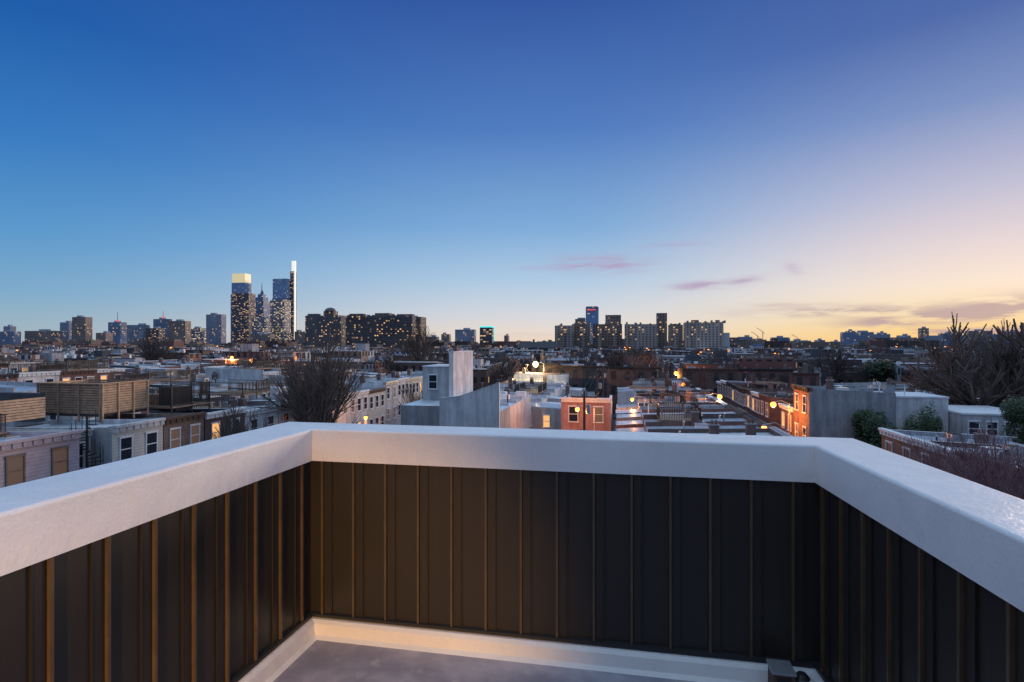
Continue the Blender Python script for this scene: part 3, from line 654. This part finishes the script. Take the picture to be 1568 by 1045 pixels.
# ------------------------------------------------------------------ trees
def treemesh(name,H,seed,mat,kids=(8,6,5,4),spread=.75,minr=.014,trunk=.28,rad=.022,taper=.5):
    rg=random.Random(seed); mb=MB()
    def br(p,d,L,r,lv):
        n=3 if lv<2 else 2
        pts=[p]; q=p; dd=d.copy()
        for i in range(n):
            dd=(dd+Vector((rg.gauss(0,.13),rg.gauss(0,.13),rg.gauss(.03,.1)))).normalized(); q=q+dd*(L/n); pts.append(q)
        r1=max(r*taper,minr*.7)
        for i in range(n):
            ra=r+(r1-r)*i/n; rb=r+(r1-r)*(i+1)/n
            mb.tube(pts[i],pts[i+1],ra,rb,mat,6 if lv==0 else (4 if lv==1 else 3))
        if lv>=len(kids): return
        for i in range(kids[lv]):
            t=rg.uniform(.35 if lv else .55,1.0); k=min(int(t*n),n-1); f=t*n-k
            s=pts[k].lerp(pts[k+1],f)
            perp=Vector((rg.gauss(0,1),rg.gauss(0,1),rg.gauss(0,.6))); perp=(perp-perp.dot(dd)*dd).normalized()
            a=rg.uniform(.35,1.0)*spread
            nd=(dd*math.cos(a)+perp*math.sin(a)+Vector((0,0,.12))).normalized()
            br(s,nd,L*rg.uniform(.55,.8)*(1.25 if lv==0 else 1),max(r1*rg.uniform(.6,.95),minr),lv+1)
        br(pts[-1],dd,L*.6,r1,lv+1)
    br(Vector((0,0,0)),Vector((0,0,1)),H*trunk,H*rad,0)
    zs=sorted(v[2] for v in mb.v); zm=zs[int(len(zs)*.985)]; mb.v=[(a*H/zm,b_*H/zm,c_*H/zm) for a,b_,c_ in mb.v]
    return mb.mesh(name)
TA=treemesh('bare_tree',14,1,'bark',(6,5,4,4),.75,.012,.26,.024,.62); TB=treemesh('bare_tree',14,2,'bark',(6,5,4,3),.8,.013,.26,.024,.62); TC=treemesh('bare_tree',14,4,'bark_red',(8,7,6,4),.9,.014)
TD=treemesh('bare_tree',14,6,'bark',(6,5,4,4),.9,.017,.24,.032,.68)
def put(name,me,px,Y,ytop,s_=1,rot=0,xw=1):
    H=bz(ytop,Y)-GZ; o=bpy.data.objects.new(name,me); sc.collection.objects.link(o)
    k=H/14; o.location=(bx(px,Y),Y,GZ); o.scale=(k*xw,k*xw,k); o.rotation_euler=(0,0,rot); return o
put('bare_tree',TA,490,43,528,rot=.4,xw=.62); put('bare_tree',TB,462,52,542,rot=2,xw=.55); put('bare_tree',TB,515,58,550,rot=4,xw=.6)
put('bare_tree',TB,628,66,592,rot=1,xw=.6); put('bare_tree',TA,366,38,632,rot=3,xw=.6)
put('bare_tree',TD,1500,56,508,rot=1.2,xw=.95); put('bare_tree',TD,1560,68,516,rot=3.2,xw=.8); put('bare_tree',TB,1440,85,534,rot=5,xw=.8)
for px,Y,yt,ro,xw in ((1480,25,694,0,.8),(1425,30,688,2,.65),(1550,27,682,4,.8),(1562,21,720,1,.8),(1515,23,710,5,.7)): put('bare_tree',TC,px,Y,yt,rot=ro,xw=xw)
put('bare_tree',TB,1080,84,570,rot=3,xw=.6); put('bare_tree',TB,660,140,506,rot=3,xw=.9); put('bare_tree',TA,235,120,510,rot=3,xw=.6); put('bare_tree',TB,1200,150,548,rot=3,xw=1)
pm=treemesh('tmp',9,9,'bark_far',(6,5,4),.8,.03)
pv=np.array([v.co[:] for v in pm.vertices]); pf=[tuple(p.vertices) for p in pm.polygons]
bpy.data.meshes.remove(pm)
rg=random.Random(8); V=[];FF=[]; off=0
for i in range(170):
    Y=118*math.exp(rg.random()*1.9); px=rg.uniform(-20,1600)
    if rg.random()<.35: px=rg.uniform(1120,1600)
    H=rg.uniform(8.0,12.8)/9*1.0; a=rg.uniform(0,6.28); c_,s_=math.cos(a),math.sin(a)
    q=pv*H; q=np.stack([q[:,0]*c_-q[:,1]*s_+bx(px,Y),q[:,0]*s_+q[:,1]*c_+Y,q[:,2]+GZ],1)
    V+=q.tolist(); FF+=[tuple(j+off for j in f) for f in pf]; off+=len(q)
me=bpy.data.meshes.new('distant_bare_trees'); me.from_pydata(V,[],FF); me.materials.append(MATS[MI['bark_far']]); o=bpy.data.objects.new('distant_bare_trees',me); sc.collection.objects.link(o)
def leafy(name,loc,rx,ry,rz,n,mat,seed,size=.16,conic=False,trunk=True):
    rg=random.Random(seed); mb=MB()
    cl=[(rg.uniform(-.6,.6),rg.uniform(-.6,.6),rg.uniform(-.8,.7),rg.uniform(.3,.5)) for _ in range(18)]
    for i in range(n):
        c0=rg.choice(cl); d=Vector((rg.gauss(0,1),rg.gauss(0,1),rg.gauss(0,1))).normalized()*c0[3]*rg.uniform(.7,1.1)
        p=Vector((c0[0]+d.x,c0[1]+d.y,c0[2]+d.z))
        if conic: k=max(.12,1-(p.z+1)/2); p.x*=k*1.5; p.y*=k*1.5
        p=Vector((p.x*rx,p.y*ry,p.z*rz))
        a=Vector((rg.gauss(0,1),rg.gauss(0,1),rg.gauss(0,1))).normalized()*size*rg.uniform(.6,1.3); b_=a.orthogonal().normalized()*size*.5
        mb.quad([tuple(p-a),tuple(p+b_),tuple(p+a),tuple(p-b_)],mat if rg.random()<.7 else 'leaf_dark')
    if trunk: mb.cyl(0,0,GZ-loc[2],0,.18,.1,'bark',7)
    mb.obj(name,loc)
for i,(px,Y,yt,r_) in enumerate(((1325,50,630,1.1),(1352,51,626,1.2),(1406,49,623,1.5),(1380,52,632,1.2),(1340,49,640,1.2),(1425,50,640,1.0))):
    leafy('evergreen_shrub',(bx(px,Y),Y,bz(yt,Y)-r_*1.6),r_,r_,r_*1.8,4200,'leaf_green',i,.10)
leafy('evergreen_tree',(bx(1572,42),42,bz(655,42)),1.9,1.9,2.2,9000,'leaf_green',20,.12)
leafy('evergreen_tree',(bx(1285,150),150,bz(556,150)-1),3,3,4,3000,'leaf_dark',21,.4,True)
leafy('evergreen_tree',(bx(1345,120),120,bz(566,120)-1),3.2,3.2,3,3000,'leaf_dark',22,.4)
# ------------------------------------------------------------------ street lamps
def lamp(px,py,Y,mat,en,col,side=1,gr=.2):
    x=bx(px,Y); z=bz(py,Y); mb=MB()
    mb.cyl(side*1.6,0,GZ,z+.1,.09,.06,'metal_grey',8); mb.tube((side*1.6,0,z+.05),(side*.8,0,z+.4),.04,.04,'metal_grey'); mb.tube((side*.8,0,z+.4),(0,0,z+.26),.04,.04,'metal_grey')
    mb.cyl(0,0,z+.16,z+.3,.13,.06,'metal_grey',8)
    for i in range(8):
        a0,a1=-math.pi/2+i/8*math.pi,-math.pi/2+(i+1)/8*math.pi
        mb.cyl(0,0,z+gr*math.sin(a0),z+gr*math.sin(a1),gr*math.cos(a0)+.001,gr*math.cos(a1)+.001,mat,12,cap=False)
    o=mb.obj('street_lamp',(x,Y,0))
    l=bpy.data.lights.new('bulb','POINT'); l.energy=en; l.color=col; l.shadow_soft_size=.15
    q=bpy.data.objects.new('bulb',l); sc.collection.objects.link(q); q.location=(0,-.0,z-gr-.16); q.parent=o
OR=(1,.33,.06)
lamp(1184,620,55,'lamp_orange',1300,OR,gr=.27); lamp(1102,608,64,'lamp_orange',2200,OR,-1,gr=.27); lamp(1047,590,92,'lamp_orange',3000,OR,gr=.36); lamp(1170,656,42,'lamp_orange',700,OR); lamp(884,627,51.6,'lamp_orange',900,OR)
lamp(820,558,106,'lamp_white',4000,(1,.7,.3),gr=.5); lamp(560,640,62,'lamp_orange',500,OR); lamp(968,612,66,'lamp_orange',500,OR); lamp(355,548,150,'lamp_orange',3000,OR,-1,gr=.4); lamp(385,552,140,'lamp_orange',3000,OR,gr=.4); lamp(1035,572,120,'lamp_orange',3000,OR,gr=.4)
mb=MB(); rg=random.Random(99)
for i in range(150):
    Y=150*math.exp(rg.random()*1.9); px=rg.uniform(0,1568); s_=.12+Y*.0008; x=bx(px,Y); z=GZ+rg.uniform(7,9.5)+ (1 if Y>300 else 0)
    mb.tube((x,Y+.3,GZ),(x,Y+.3,z),.08,.06,'metal_grey',4); mb.box(x-s_,x+s_,Y-s_,Y+s_,z,z+s_,'lamp_far',bot=True)
mb.obj('distant_street_lamps')
# utility poles with cables along the alley
pts=[]
for i,(u,v) in enumerate(((-3.2,50),(-3.2,78),(-3.2,104))):
    x,y=G(u,v); mb=MB(); mb.cyl(0,0,GZ,-2.6,.15,.1,'trim_brown',8); mb.box(-1.1,1.1,-.06,.06,-3.2,-3.08,'trim_brown'); mb.cyl(.35,0,-4.6,-3.8,.2,.2,'metal_grey',10)
    for a in (-1,-.4,.4,1): mb.cyl(a,0,-3.08,-2.9,.05,.03,'metal_grey',6)
    mb.obj('utility_pole',(x,y,0),BASE); pts.append((u,v))
mb=MB()
for a in (-1,-.4,.4,1):
    for i in range(2):
        (u0,v0),(u1,v1)=pts[i],pts[i+1]; prev=None
        for k in range(13):
            t=k/12; x,y=G(u0+a+(u1-u0)*t,v0+(v1-v0)*t); z=-2.9-1.0*4*t*(1-t)*.6
            if prev: mb.tube(prev,(x,y,z),.015,.015,'metal_black',3)
            prev=(x,y,z)
mb.obj('power_cable')
print('done',len(bpy.data.objects))
